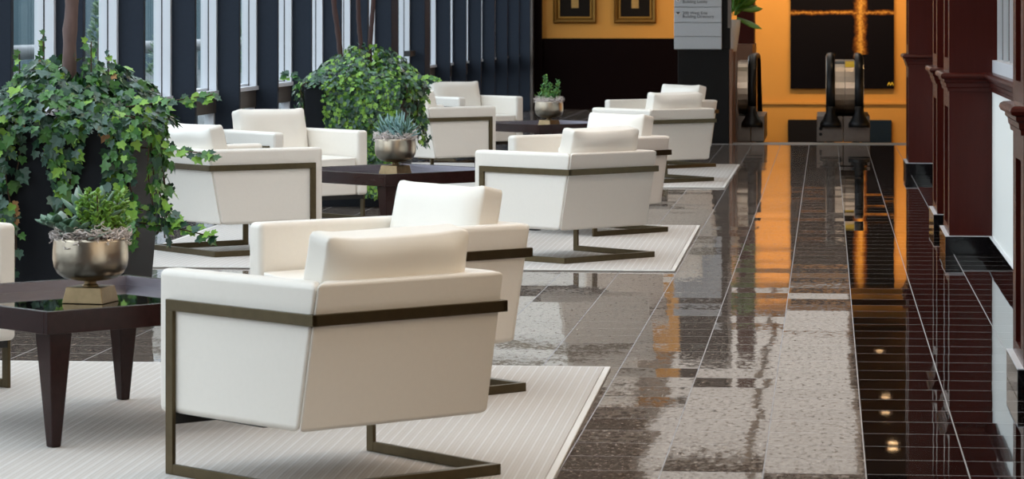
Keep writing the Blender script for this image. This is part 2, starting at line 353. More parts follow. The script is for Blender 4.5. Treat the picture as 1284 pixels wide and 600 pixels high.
# ------------------------------------------------------------------ window wall
Kd = F * abs(XG) / CT
inv0 = 1 / 967.0; stp = 0.0914e-3
fins = []                                    # (depth of the near face, thickness)
n = -7
while True:
    inv = inv0 + n * stp; u = 1 / inv; n += 1
    if u < 383: break
    if 500 < u < 560: continue
    fins.append([Kd * inv, 0.06])
    if abs(u - 565) < 6: fins[-1][1] = 0.55; fins.append([Kd / 523.0, 0.45])
fins.sort()
def fin_Y(d): return (d + ST * XG) / CT      # world Y on the plane X = XG at camera depth d
DEPTH = abs(XG) * (1 - 0.9637)
z_sill = H - 0.1213 * abs(XG) / CT; z_rail = H - 0.1555 * abs(XG) / CT
ZT = 4.4
fy = [(fin_Y(d), th) for d, th in fins]
tn = 6; wn_ = 1
for i, (y, th) in enumerate(fy):
    bm = BM(); box(bm, XG - .10, XG + DEPTH, y, y + th, 0, 4.6)
    st('trim_%d' % tn, bm, M['fin'], bevel=0.004, seg=1); tn += 1
    if i + 1 >= len(fy): ya, yb = y + th, YEND - .3
    else: ya, yb = y + th, fy[i + 1][0]
    w = empty('window_%d' % wn_, (XG, (ya + yb) / 2, 0), kind='structure'); wn_ += 1
    hy = (yb - ya) / 2; isdoor = abs(u - 523) < 0 
    def part(name, boxes, m, **kw):
        bm = BM()
        for b in boxes: box(bm, *b)
        return obj(name, bm, m, w, **kw)
    # white inner frame, dark gasket, white outer frame around the upper pane
    part('frame', [(-.055, 0, hy - .05, hy, z_sill, ZT), (-.055, 0, -hy, -hy + .05, z_sill, ZT), (-.055, 0.012, -hy, hy, z_sill - .02, z_sill + .012), (-.055, 0, -hy, hy, ZT, ZT + .1)], M['white_alu'])
    part('gasket', [(-.065, -.055, hy - .05, hy, z_sill, ZT), (-.065, -.055, -hy, -hy + .05, z_sill, ZT)], M['gasket'])
    part('sash', [(-.12, -.065, hy - .045, hy, z_sill, ZT), (-.12, -.065, -hy, -hy + .045, z_sill, ZT), (-.12, -.065, -hy, hy, z_sill, z_sill + .03)], M['white_alu'])
    part('pane', [(-.108, -.10, -hy + .04, hy - .04, z_sill + .02, ZT)], M['glass'])
    part('spandrel_panel', [(-.10, -.01, -hy, hy, z_rail, z_sill - .02)], M['spandrel'])
    part('lower_frame', [(-.09, -.02, hy - .06, hy, .08, z_rail), (-.09, -.02, -hy, -hy + .06, .08, z_rail)], M['white_alu'])
    part('lower_pane', [(-.06, -.052, -hy + .05, hy - .05, .08, z_rail)], M['glass'])
    part('bottom_rail', [(-.10, -.01, -hy, hy, 0, .08)], M['fin'])
    if th > .5:                              # the bay of the glazed door, with its black push bar
        part('push_bar', [(0.0, .07, hy - .5, hy - .05, .98, 1.04)], M['black_metal'])
bm = BM(); box(bm, XG - .12, XG + .05, -3, YEND, ZT + .1, 4.7); box(bm, XG - .12, XG + .05, -3, fy[0][0], 0, 4.7)
st('wall_left', bm, M['fin'])

# ------------------------------------------------------------------ right wall: pilasters, rails, panels
XW = 0.974; XP = 0.722
rail_prof = [(0.0, .966), (.010, .966), (.012, .985), (.018, .992), (.020, 1.012), (.030, 1.022), (.030, 1.036), (.046, 1.042), (.052, 1.055), (.048, 1.068), (.036, 1.075), (.0, 1.078)]
pil = [(11.48, 0.66), (18.47, 0.90), (20.50, 0.86), (27.75, 0.80)]
def Yd(d, X): return (d + ST * X) / CT
pl_y = [(Yd(d, XP), ln) for d, ln in pil]
for i, (y, ln) in enumerate(pl_y):
    p = empty('trim_%d' % tn, (XP, y, 0), kind='structure'); tn += 1
    bm = BM(); wx = XW - XP + .1
    # core, then raised stiles and rails on the corridor face leave a recessed panel
    box(bm, .02, wx, 0.0, ln, 0, 4.6)
    for z0, z1 in ((.10, .97), (1.07, 3.2)):
        pass
    for (y0, y1, z0, z1) in ((0, .17, 0, 4.6), (ln - .17, ln, 0, 4.6), (.17, ln - .17, 0, .16), (.17, ln - .17, .865, 1.16), (.17, ln - .17, 3.2, 4.6)):
        box(bm, -.0, .02, y0, y1, z0, z1)
    obj('panelled_body', bm, M['redwood'], p)
    bm = BM(); sweep(bm, [(wx - .1, ln), (0, ln), (0, 0), (wx - .1, 0)][::-1], rail_prof); obj('rail_moulding', bm, M['redwood'], p)
    bm = BM(); sweep(bm, [(wx - .1, 0), (0, 0), (0, ln), (wx - .1, ln)], [(0, 0), (.024, 0), (.024, .105), (0, .105)]); pl = obj('granite_plinth', bm, M['plinth'], p, bevel=.003, seg=2)
    bm = BM(); sweep(bm, [(wx - .1, 0), (0, 0), (0, ln), (wx - .1, ln)], [(0, .1052), (.0245, .1052), (.0245, .109), (0, .109)]); obj('edge_glint_strip', bm, M['white_alu'], pl)  # pale strip added for the bright glint along the plinth's polished top edge
# wall segments between the pilasters
segs = [(-3.0, pl_y[0][0]), (pl_y[0][0] + pl_y[0][1], pl_y[1][0]), (pl_y[1][0] + pl_y[1][1], pl_y[2][0]), (pl_y[2][0] + pl_y[2][1], pl_y[3][0])]
wr = empty('wall_right', (XW, 0, 0), kind='structure')
for i, (y0, y1) in enumerate(segs):
    dark = i == 2
    bm = BM(); box(bm, 0, .25, y0, y1, 0, 1.0); obj('wainscot', bm, M['redwood'] if i in (0, 2) else M['white_wall'], wr)
    bm = BM(); sweep(bm, [(0, y0), (0, y1)], rail_prof); obj('rail_moulding', bm, M['redwood'], wr)
    bm = BM(); sweep(bm, [(0, y0), (0, y1)], [(0, 0), (.02, 0), (.02, .105), (0, .105)]); pl = obj('granite_plinth', bm, M['plinth'], wr)
    bm = BM(); sweep(bm, [(0, y0), (0, y1)], [(0, .1052), (.0205, .1052), (.0205, .109), (0, .109)]); obj('edge_glint_strip', bm, M['white_alu'], pl)  # same pale glint strip along the wall plinth
    bm = BM(); box(bm, 0, .25, y0, y1, 3.0, 4.6)
    if dark: box(bm, 0, .25, y0, y1, 1.0, 3.0)
    obj('upper_panel', bm, M['redwood'], wr)
    if not dark:
        w = empty('window_%d' % (60 + i), (XW, y0, 0), kind='structure'); L = y1 - y0
        bm = BM(); box(bm, .0, .08, 0, L, 1.075, 1.15); box(bm, .0, .08, 0, L, 2.93, 3.0)
        k = 0; yy = L
        while yy > .05:
            box(bm, .03, .06, yy - .014, yy, 1.15, 2.93); yy -= .62
        obj('frame', bm, M['white_alu'], w)
        bm = BM(); box(bm, .05, .056, .0, L, 1.15, 2.93); obj('pane', bm, M['glass'], w)
        bm = BM(); box(bm, .2, .25, .0, L, 1.0, 3.0); obj('pane_backing', bm, M['warm_fill_glow'] if i == 0 else M['blue_dark'], w)  # nearest window is made up: its glow is added fill, the others back onto blue
bm = BM(); box(bm, XW, XW + .2, pl_y[3][0] + pl_y[3][1] - .3, pl_y[3][0] + pl_y[3][1], 0, 4.6); box(bm, XW, 3.6, pl_y[3][0] + pl_y[3][1] - .2, pl_y[3][0] + pl_y[3][1], 0, 4.6); st('wall_right_return', bm, M['redwood'])

# ------------------------------------------------------------------ rugs
def rug(x0, x1, y0, y1, rz, label):
    cx, cy = (x0 + x1) / 2, (y0 + y1) / 2; hx, hy = (x1 - x0) / 2, (y1 - y0) / 2
    r = empty('area_rug', (cx, cy, 0), rz, label, 'rug', 'ribbed area rugs under the seating groups')
    bm = BM(); box(bm, -hx + .025, hx - .025, -hy + .025, hy - .025, 0.0005, .012); obj('pile', bm, M['rug'], r, bevel=.004, seg=2)
    bm = BM()
    for b in ((-hx, hx, -hy, -hy + .025), (-hx, hx, hy - .025, hy), (-hx, -hx + .025, -hy + .025, hy - .025), (hx - .025, hx, -hy + .025, hy - .025)): box(bm, b[0], b[1], b[2], b[3], 0.0005, .0105)
    obj('bound_edge', bm, M['rug_edge'], r, bevel=.003, seg=1)
RZ = 0.012
rug(-4.08, -0.835, 8.45, on_floor(769.5, 463)[1], RZ, 'light grey ribbed rug under the nearest armchair and nearest dark table')
rug(-4.08, -0.84, on_floor(848, 341)[1], on_floor(880, 284)[1], RZ * .3, 'light grey ribbed rug under the middle group of armchairs, between the two other rugs')
rug(-4.08, -0.83, on_floor(912, 236)[1], on_floor(928, 207)[1], -RZ * .3, 'farthest light grey ribbed rug, nearest the escalators')
ZR = 0.012

# ------------------------------------------------------------------ armchairs
CW = .7141; CK = .0342; BF, BB, BBB, HT, HB = .3721, -.4021, -.3158, .6339 - ZR, .1949 - ZR
ZB1, ZB2, TB, RB, LF, WL, ZBA, RC = .5098 - ZR, .5441 - ZR, .0137, -.3973, .3158, .0364, .0324, -.3633
def cw(y): return CW / 2 + CK * (y + .39)
def back_y(z): return BB + (HT - z) / (HT - HB) * (BBB - BB)
def pillow(hx, hy, hz, nx=14, ny=4, nz=10, puff=.45, seed=0, top_in=0.0):
    rnd = random.Random(seed); bm = BM()
    bmesh.ops.create_cube(bm, size=2.0)
    bmesh.ops.subdivide_edges(bm, edges=bm.edges[:], cuts=9, use_grid_fill=True)
    for v in bm.verts:
        a, b, c = v.co
        e = max(0.0, (1 - abs(a) ** 9)) * max(0.0, (1 - abs(c) ** 7))
        t = (1 - puff) + puff * math.sqrt(e)
        x = a * hx * (1 - .035 * (1 - abs(a)) ** 0 * c * c * .6) * (1 - top_in * max(0, c)); z = c * hz * (1 - .05 * a * a * .5)
        # creases that run from the corners
        k = abs(a) ** 3 * abs(c) ** 2
        y = b * hy * t
        if abs(b) > .6: y += .004 * math.sin(14 * a + 9 * c + seed) * k + .003 * math.sin(5 * a - 3 * c + seed)
        z += .004 * math.sin(3.2 * a + seed) * abs(c)
        ear = abs(a) ** 6 * abs(c) ** 6; x += math.copysign(.008, a) * ear; z += math.copysign(.010, c) * ear
        if puff > 0: z -= .012 * (1 - a * a) * max(0, c) ** 3
        y += (puff > 0) * .012 * math.exp(-((abs(a) - .8) / .12) ** 2) * max(0, c) ** 3 * (-b)
        v.co = (x, y, z)
    return bm
def make_chair():
    r = empty('armchair', (0, 0, 0))
    T = .085
    # arms: outer faces follow the plan taper, mitred into the back
    for s in (-1, 1):
        bm = BM()
        o = lambda y, z: (s * cw(y), y, z); 
        def inn(y, z): return (s * (cw(y) - T), y, z)
        fy_, fb = BF, BF
        yb_t, yb_b = BB, BBB
        pts = [o(yb_b, HB), o(fb, HB), inn(fb, HB), inn(yb_b + T, HB), o(yb_t, HT), o(fy_, HT), inn(fy_, HT), inn(yb_t + T, HT)]
        hexa(bm, pts)
        obj('arm', bm, M['leather'], r, bevel=.022, seg=4)
    bm = BM()
    hexa(bm, [(-cw(BBB), BBB, HB), (cw(BBB), BBB, HB), (cw(BBB + T) - T, BBB + T, HB), (-cw(BBB + T) + T, BBB + T, HB),
              (-cw(BB), BB, HT), (cw(BB), BB, HT), (cw(BB + T) - T, BB + T, HT), (-cw(BB + T) + T, BB + T, HT)])
    obj('backrest', bm, M['leather'], r, bevel=.014, seg=3)
    bm = BM(); wi = cw(0) - T + .004
    box(bm, -wi, wi, BBB + T - .01, BF - .006, HB + .002, .315); obj('seat', bm, M['leather'], r, bevel=.012, seg=3)
    bm = pillow(wi - .012, .345, .062, puff=.0, seed=3)
    for v in bm.verts:
        x, y, z = v.co
        z *= 1 + .18 * (1 - (x / wi) ** 2) * (1 - (y / .345) ** 2); v.co = (x, y + .035, z + .372)
    obj('seat_cushion', bm, M['cushion'], r, smooth=True, bevel=.02, seg=3)
    bm = pillow(.270, .085, .18, puff=.42, seed=1)
    R = Matrix.Rotation(math.radians(12), 4, 'X')
    for v in bm.verts: v.co = R @ v.co + Vector((0, -.258, .583))
    o = obj('back_cushion', bm, M['cushion'], r, smooth=True, subd=1)
    # metal band around arms and back
    bm = BM()
    for s in (-1, 1):
        a = lambda y, z, k: (s * (cw(y) + (TB if k else -.004)), y, z)
        hexa(bm, [a(RB, ZB1, 0), a(LF, ZB1, 0), a(LF, ZB1, 1), a(RB, ZB1, 1), a(RB, ZB2, 0), a(LF, ZB2, 0), a(LF, ZB2, 1), a(RB, ZB2, 1)])
    wb = cw(RB) + TB
    box(bm, -wb, wb, RB, RB + .03, ZB1, ZB2)
    obj('band', bm, M['bronze'], r, bevel=.0015, seg=1)
    for s in (-1, 1):
        bm = BM(); a = lambda y, z, k: (s * (cw(y) + (TB if k else 0)), y, z)
        hexa(bm, [a(LF - WL, 0, 0), a(LF, 0, 0), a(LF, 0, 1), a(LF - WL, 0, 1), a(LF - WL, ZB1, 0), a(LF, ZB1, 0), a(LF, ZB1, 1), a(LF - WL, ZB1, 1)])
        obj('leg', bm, M['bronze'], r, bevel=.0015, seg=1)
        bm = BM()
        hexa(bm, [a(RC, 0, 0), a(LF - WL, 0, 0), a(LF - WL, 0, 1), a(RC, 0, 1), a(RC, ZBA, 0), a(LF - WL, ZBA, 0), a(LF - WL, ZBA, 1), a(RC, ZBA, 1)])
        obj('runner', bm, M['bronze'], r, bevel=.0015, seg=1)
    bm = BM(); wb = cw(RC); box(bm, -wb, wb, RC, RC + .03, 0, ZBA); obj('crossbar', bm, M['bronze'], r, bevel=.0015, seg=1)
    bm = BM(); box(bm, -cw(LF), cw(LF), LF - .034, LF - .002, HB - .03, HB + .004)
    box(bm, -.30, -.26, -.06, .27, HB - .014, HB + .002); box(bm, .26, .30, -.06, .27, HB - .014, HB + .002)
    obj('under_seat_rail', bm, M['black_metal'], r)
    return r
chair0 = make_chair()
chairs = [
 (-1.506, 9.397, 136.4, 'nearest ivory leather armchair, its back to us, front and centre on the near rug'),
 (-1.633, 11.529, 225.1, 'ivory armchair just behind the nearest one, facing left across the near rug'),
 (-3.545, 11.335, -39.9, 'ivory armchair cut off by the left edge of the photo, beyond the nearest table'),
 (-3.508, 18.305, 41.6, 'ivory armchair seen from behind, right beside the big near ivy planter'),
 (-1.513, 18.027, 139.8, 'ivory armchair with its back to us at the front right of the middle rug'),
 (-1.546, 20.211, 226.6, 'ivory armchair facing left at the back right of the middle rug'),
 (-3.649, 21.04, -46.7, 'ivory armchair facing us in front of the windows, left of the middle table'),
 (-3.399, 26.954, 48.4, 'ivory armchair seen from behind, just right of the far ivy planter'),
 (-1.476, 26.571, 132.9, 'ivory armchair with its back to us at the front right of the farthest rug'),
 (-1.549, 29.119, 223.9, 'farthest right ivory armchair, beside the black directory stand'),
 (-3.488, 30.354, -49.1, 'ivory armchair facing us by the far windows, left of the farthest table'),
]
for i, (x, y, a, lab) in enumerate(chairs):
    c = chair0 if i == 0 else copy_tree(chair0)
    c.location = (x, y, ZR + .0005); c.rotation_euler = (0, 0, math.radians(a - 90))
    tag(c, lab, 'armchair', 'ivory leather lounge armchairs')

# ------------------------------------------------------------------ tables
TS = 1.03; TH_ = .458 - ZR; TGL = .423 - ZR
def make_table():
    r = empty('cocktail_table'); a = TS / 2; rim = .022
    bm = BM()
    for (x0, x1, y0, y1) in ((-a, a, -a, -a + rim), (-a, a, a - rim, a), (-a, -a + rim, -a + rim, a - rim), (a - rim, a, -a + rim, a - rim)): box(bm, x0, x1, y0, y1, TH_ - .074, TH_)
    box(bm, -a + rim, a - rim, -a + rim, a - rim, TH_ - .07, TGL - .008)
    obj('tray_frame', bm, M['espresso'], r, bevel=.002, seg=1)
    bm = BM(); b = a - rim; e = .003
    for q in ((-b, b, -b, -b + e), (-b, b, b - e, b), (-b, -b + e, -b + e, b - e), (b - e, b, -b + e, b - e)): box(bm, q[0], q[1], q[2], q[3], TGL, TH_ - .002)
    obj('inner_trim', bm, M['pewter'], r)
    bm = BM(); box(bm, -b, b, -b, b, TGL - .008, TGL); obj('glass_top', bm, M['black_glass'], r)
    for sx in (-1, 1):
        for sy in (-1, 1):
            bm = BM(); frustum(bm, sx * .445, sy * .445, 0, .036, TH_ - .074, .088); obj('leg', bm, M['espresso'], r, bevel=.004, seg=1)
    return r
t0 = make_table(); tpos = [(-2.52, 10.50, 2.7), (-2.69, 19.297, 3.5), (-2.52, 28.02, 0)]
tl = ['nearest square dark wood table with recessed black glass top, left of the front armchair',
      'middle square dark wood table holding the blue finger-leaved plant',
      'farthest square dark wood table, in front of the dark back wall']
for i, (x, y, a) in enumerate(tpos):
    t = t0 if i == 0 else copy_tree(t0)
    t.location = (x, y, ZR + .0005); t.rotation_euler = (0, 0, math.radians(45 + a)); tag(t, tl[i], 'table', 'square cocktail tables')

# ------------------------------------------------------------------ potted plants on the tables
def ellipsoid_leaf(bm, p, d, up, L, W, T, mi=0, tip=0.35):
    """thick leaf from p along d"""
    d = d.normalized(); s = d.cross(up)
    if s.length < 1e-3: s = d.cross(Vector((1, 0, 0)))
    s.normalize(); n = s.cross(d)
    secs = [(0, .22), (.25, .75), (.55, 1.0), (.82, .72), (1.0, tip * .25)]
    rings = []
    for t, k in secs:
        c = p + d * (L * t) + n * (L * .10 * t * t)
        rings.append([bm.verts.new(c + s * (W * k * math.cos(q)) + n * (T * k * math.sin(q))) for q in (0, PI / 3, 2 * PI / 3, PI, 4 * PI / 3, 5 * PI / 3)])
    for a, b in zip(rings, rings[1:]):
        for k in range(6): bm.faces.new((a[k], a[(k + 1) % 6], b[(k + 1) % 6], b[k])).material_index = mi
    for rg in (rings[0], rings[-1]): bm.faces.new(rg).material_index = mi
def moss(rnd, R, z, nst, spread):
    bm = BM()
    for k in range(nst):
        a = rnd.uniform(0, 2 * PI); rr = R * rnd.uniform(.70, 1.04)
        p = Vector((rr * math.cos(a), rr * math.sin(a), z + rnd.uniform(-.008, .03)))
        pts = [p]; h = rnd.uniform(0, 2 * PI); cur = rnd.uniform(-1.6, 1.6)
        for q in range(7):
            h += cur * .55 + rnd.uniform(-.5, .5)
            stepv = Vector((math.cos(h), math.sin(h), rnd.uniform(-.85, .75))) * spread
            p = p + stepv
            if p.xy.length > R * 1.18: p = p - stepv * 1.3
            pts.append(p)
        tube(bm, pts, .0018, 3, cap=False)
    return bm
def make_pot(loc, rz, label, kind, seed):
    rnd = random.Random(seed)
    r = empty('potted_succulent', loc, rz, label, 'potted plant', 'nickel bowls of succulents on the tables')
    bm = BM(); frustum(bm, 0, 0, 0, .150, .055, .128); obj('pedestal', bm, M['pedestal'], r, bevel=.003, seg=2)
    bm = BM(); lathe(bm, [(.030, .055), (.026, .060), (.020, .066), (.022, .074), (.030, .080)], 24); obj('neck', bm, M['pedestal'], r, smooth=True)
    bm = BM()
    prof = [(.020, .075), (.060, .077), (.092, .085), (.113, .100), (.125, .122), (.1295, .150), (.129, .180), (.1255, .212), (.1245, .222), (.1185, .222), (.119, .205), (.112, .19), (.02, .19)]
    lathe(bm, prof, 48); bowl = obj('bowl', bm, M['nickel'], r, smooth=True)
    bm = BM(); lathe(bm, [(.117, .185), (.117, .204), (.06, .212), (.004, .214)], 24); obj('soil', bm, M['soil'], bowl, smooth=True)
    zt = .212
    if kind == 0:
        bm = BM()                            # broad grey-green rosettes on the left
        for (cx, cy, zz, n_, L, tilt) in ((-.085, -.02, .06, 15, .095, .5), (-.005, .02, .10, 14, .125, .95), (-.03, -.07, .045, 12, .085, .55), (-.11, -.04, .085, 11, .085, .35)):
            c = Vector((cx, cy, zt + zz * .55))
            for k in range(n_):
                a = 2.4 * k; e = tilt * (0.35 + 1.0 * k / n_)
                d = Vector((math.cos(a) * math.cos(e), math.sin(a) * math.cos(e), math.sin(e)))
                ellipsoid_leaf(bm, c + d * .006, d, Vector((0, 0, 1)), L * rnd.uniform(.8, 1.1), L * .25, L * .075, 0 if rnd.random() < .8 else 1)
            tube(bm, [(cx * .8, cy * .8, zt - .01), c], .007, 5, 0)
        obj('rosette_leaves', bm, [M['succ_grey'], M['succ_pale']], r, smooth=True)
        bm = BM()                            # pale coin leaves low in front
        for k in range(46):
            a = rnd.uniform(0, 2 * PI); rr = rnd.uniform(.02, .10)
            p = Vector((rr * math.cos(a) + .015, rr * math.sin(a) - .03, zt + rnd.uniform(.01, .055)))
            d = Vector((rnd.uniform(-1, 1), rnd.uniform(-1, 1), rnd.uniform(.0, .6)))
            ellipsoid_leaf(bm, p, d, Vector((0, 0, 1)), rnd.uniform(.022, .034), .0125, .003)
        obj('coin_leaves', bm, M['succ_pale'], r, smooth=True)
        stems = [(rnd.uniform(-.01, .105), rnd.uniform(-.07, .06), rnd.uniform(.05, .185)) for _ in range(22)]; jm = [M['jade'], M['ivy_lime']]; js = .021
    elif kind == 1:
        bm = BM()                            # blue finger leaves in two clumps
        for (cx, cy, hh, n_) in ((-.055, 0, .115, 120), (.02, .02, .10, 70), (.095, -.01, .13, 62)):
            for k in range(n_):
                a = rnd.uniform(0, 2 * PI); e = rnd.uniform(.15, 1.45); hz = rnd.uniform(0, hh * .55)
                d = Vector((math.cos(a) * math.cos(e), math.sin(a) * math.cos(e), math.sin(e)))
                p = Vector((cx * .8 + rnd.uniform(-.03, .03), cy + rnd.uniform(-.03, .03), zt + hz)); L = rnd.uniform(.075, .115)
                ellipsoid_leaf(bm, p + d * .008, d, Vector((0, 0, 1)), L, .0058, .005, 0 if rnd.random() < .75 else 1, tip=.6)
        obj('finger_leaves', bm, [M['succ_blue'], M['succ_grey']], r, smooth=True); stems = []
    else:
        stems = [(-.035, 0, .235), (-.02, .03, .17), (-.055, -.02, .15), (.0, -.03, .12), (.03, .02, .11), (.055, -.01, .10), (.095, .0, .20), (.07, .03, .10), (-.085, .02, .09), (-.07, -.04, .075), (.02, .05, .1), (.045, -.05, .08), (-.11, .0, .06)]
        jm = [M['jade_deep'], M['jade']]; js = .023
    if stems:
        bm = BM(); bs = BM()
        for (x, y, h) in stems:
            top = Vector((x * 1.12 + rnd.uniform(-.01, .01), y * 1.3, zt + h)); bot = Vector((x * .7, y * .7, zt - .01))
            tube(bs, [bot, (bot + top) / 2 + Vector((rnd.uniform(-.01, .01), 0, 0)), top], [.0035, .003, .002], 5)
            nl = int(h / .0048)
            for k in range(nl):
                t = .25 + .75 * (k + 1) / nl; p = bot.lerp(top, t) + Vector((rnd.uniform(-.013, .013), rnd.uniform(-.013, .013), rnd.uniform(-.008, .008))) * t; a = 2.4 * k + x * 30; e = rnd.uniform(.1, .9)
                d = Vector((math.cos(a) * math.cos(e), math.sin(a) * math.cos(e), math.sin(e)))
                ellipsoid_leaf(bm, p, d, Vector((0, 0, 1)), js * rnd.uniform(.9, 1.5), js * .42, .0028, 0 if rnd.random() < .6 else 1)
        bst = obj('branch_stems', bs, M['stem'], r); obj('round_leaves', bm, jm, bst, smooth=True)
    o = obj('moss', moss(rnd, .122, zt + .014, 300 if kind == 0 else 240, .012), M['moss'], r)
    tag(o, 'curly grey dried moss')
    return r
make_pot((tpos[0][0], tpos[0][1], TGL + ZR + .001), math.radians(-9), 'nickel bowl of mixed green succulents and grey moss on the nearest table', 0, 11)
make_pot((tpos[1][0] + .0, tpos[1][1] + .02, TGL + ZR + .001), math.radians(-32), 'nickel bowl of spiky blue-green finger-leaved succulents on the middle table', 1, 12)
make_pot((tpos[2][0] + .02, tpos[2][1], TGL + ZR + .001), math.radians(-36), 'nickel bowl with a small bright green round-leaved plant on the farthest table', 2, 13)

# ------------------------------------------------------------------ ivy planters
LEAF = [(0, 0), (.24, -.10), (.50, .08), (.38, .34), (.52, .58), (.22, .62), (0, 1.05), (-.22, .62), (-.52, .58), (-.38, .34), (-.50, .08), (-.24, -.10)]
def ivy_leaf(bm, p, tipdir, nrm, size, mi, rnd):
    t = tipdir.normalized(); n = nrm - t * nrm.dot(t)
    if n.length < 1e-3: n = Vector((0, 0, 1)).cross(t)
    n.normalize(); s = t.cross(n); fold = rnd.uniform(.05, .22); curl = rnd.uniform(.05, .3)
    c = bm.verts.new(p + t * (.38 * size) - n * (fold * size * .35))
    vs = []
    for (x, y) in LEAF:
        vs.append(bm.verts.new(p + s * (x * size) + t * (y * size) + n * (size * (fold * abs(x) * .6 - curl * (y - .3) ** 2 * .5))))
    for a, b in zip(vs, vs[1:] + vs[:1]): bm.faces.new((c, a, b)).material_index = mi
MI = ['ivy_dark', 'ivy_mid', 'ivy_lime', 'ivy_grey', 'dry_leaf']
def pick(rnd, w):
    r = rnd.random() * sum(w); 
    for i, x in enumerate(w):
        r -= x
        if r <= 0: return i
    return 0
def planter_base(loc, rz, top, bot, h, label, trunks, bark):
    r = empty('ivy_planter', loc, rz, label, 'planter', 'square planters overflowing with ivy')
    bm = BM(); frustum(bm, 0, 0, 0, bot * 2, h, top * 2)
    f = [f for f in bm.faces if f.calc_center_median().z > h - 1e-4][0]
    res = bmesh.ops.inset_individual(bm, faces=[f], thickness=.03); bmesh.ops.translate(bm, verts=f.verts, vec=(0, 0, -.04))
    obj('planter_box', bm, M['planter'], r, bevel=.006, seg=2)
    bm = BM(); box(bm, -top + .03, top - .03, -top + .03, top - .03, h - .045, h - .02); obj('soil', bm, M['soil'], r)
    for pts, rad in trunks:
        bm = BM(); n_ = 22; P = [Vector(p) for p in pts]; out = []; rr = []
        for i in range(n_):
            t = i / (n_ - 1) * (len(P) - 1); k = min(int(t), len(P) - 2); q = t - k
            p = P[k].lerp(P[k + 1], q); out.append(p + Vector((.05 * rad * math.sin(i * 1.9), .05 * rad * math.cos(i * 1.3), 0))); rr.append(rad * (1 + .10 * math.sin(i * 2.3)) * (1 - .12 * i / n_))
        tube(bm, out, rr, 10); obj('trunk', bm, bark, r, smooth=True)
    return r
def mound(rnd, bm, cx, cy, rx, ry, z0, hz, n, size, w, phase=0.0):
    for k in range(n):
        a = rnd.uniform(0, 2 * PI); q = math.sqrt(rnd.random()); x = math.cos(a) * q; y = math.sin(a) * q
        lump = .80 + .22 * math.sin(3.1 * a + phase) + rnd.uniform(-.16, .12)
        z = z0 + hz * (1 - q ** 2.4) * lump
        nrm = Vector((x * .9, y * .9 - .25, .75)) + Vector((rnd.uniform(-.6, .6), rnd.uniform(-.6, .6), rnd.uniform(-.3, .3)))
        tip = Vector((x, y, -.55)) + Vector((rnd.uniform(-.7, .7), rnd.uniform(-.7, .7), rnd.uniform(-.5, .3)))
        ivy_leaf(bm, Vector((cx + x * rx, cy + y * ry, z)), tip, nrm, size * rnd.uniform(.7, 1.2), pick(rnd, w), rnd)
def strand(rnd, bm, bs, start, out, length, size, w, sway=.05, lift=.06, spread=.035, dens=1.0, reach=0.0):
    """a hanging vine: leaves the rim outward, then falls"""
    out = Vector(out).normalized(); side = Vector((-out.y, out.x, 0)); p = Vector(start); pts = [p.copy()]
    ph = rnd.uniform(0, 6); n_ = max(4, int(length / .035))
    for k in range(n_):
        t = k / n_
        fwd = lift * max(0, 1 - t * 3.5) + reach * t
        dz = -length / n_ * (.25 + .75 * min(1, t * 4))
        p = p + out * (fwd * .5) + side * (sway * math.cos(ph + t * 7) * .16) + Vector((0, 0, dz)); pts.append(p.copy())
        for _ in range(int(dens + rnd.random())):
            q = p + side * rnd.uniform(-spread, spread) + out * rnd.uniform(.0, .045) + Vector((0, 0, rnd.uniform(-.02, .02)))
            nrm = out + Vector((rnd.uniform(-.55, .55), rnd.uniform(-.55, .55), rnd.uniform(-.1, .75)))
            tip = Vector((rnd.uniform(-.7, .7), rnd.uniform(-.4, .4), -.9)) + side * rnd.uniform(-.3, .3)
            ivy_leaf(bm, q, tip, nrm, size * rnd.uniform(.65, 1.2), pick(rnd, w), rnd)
    tube(bs, pts, .0035, 4)
PX = -3.57
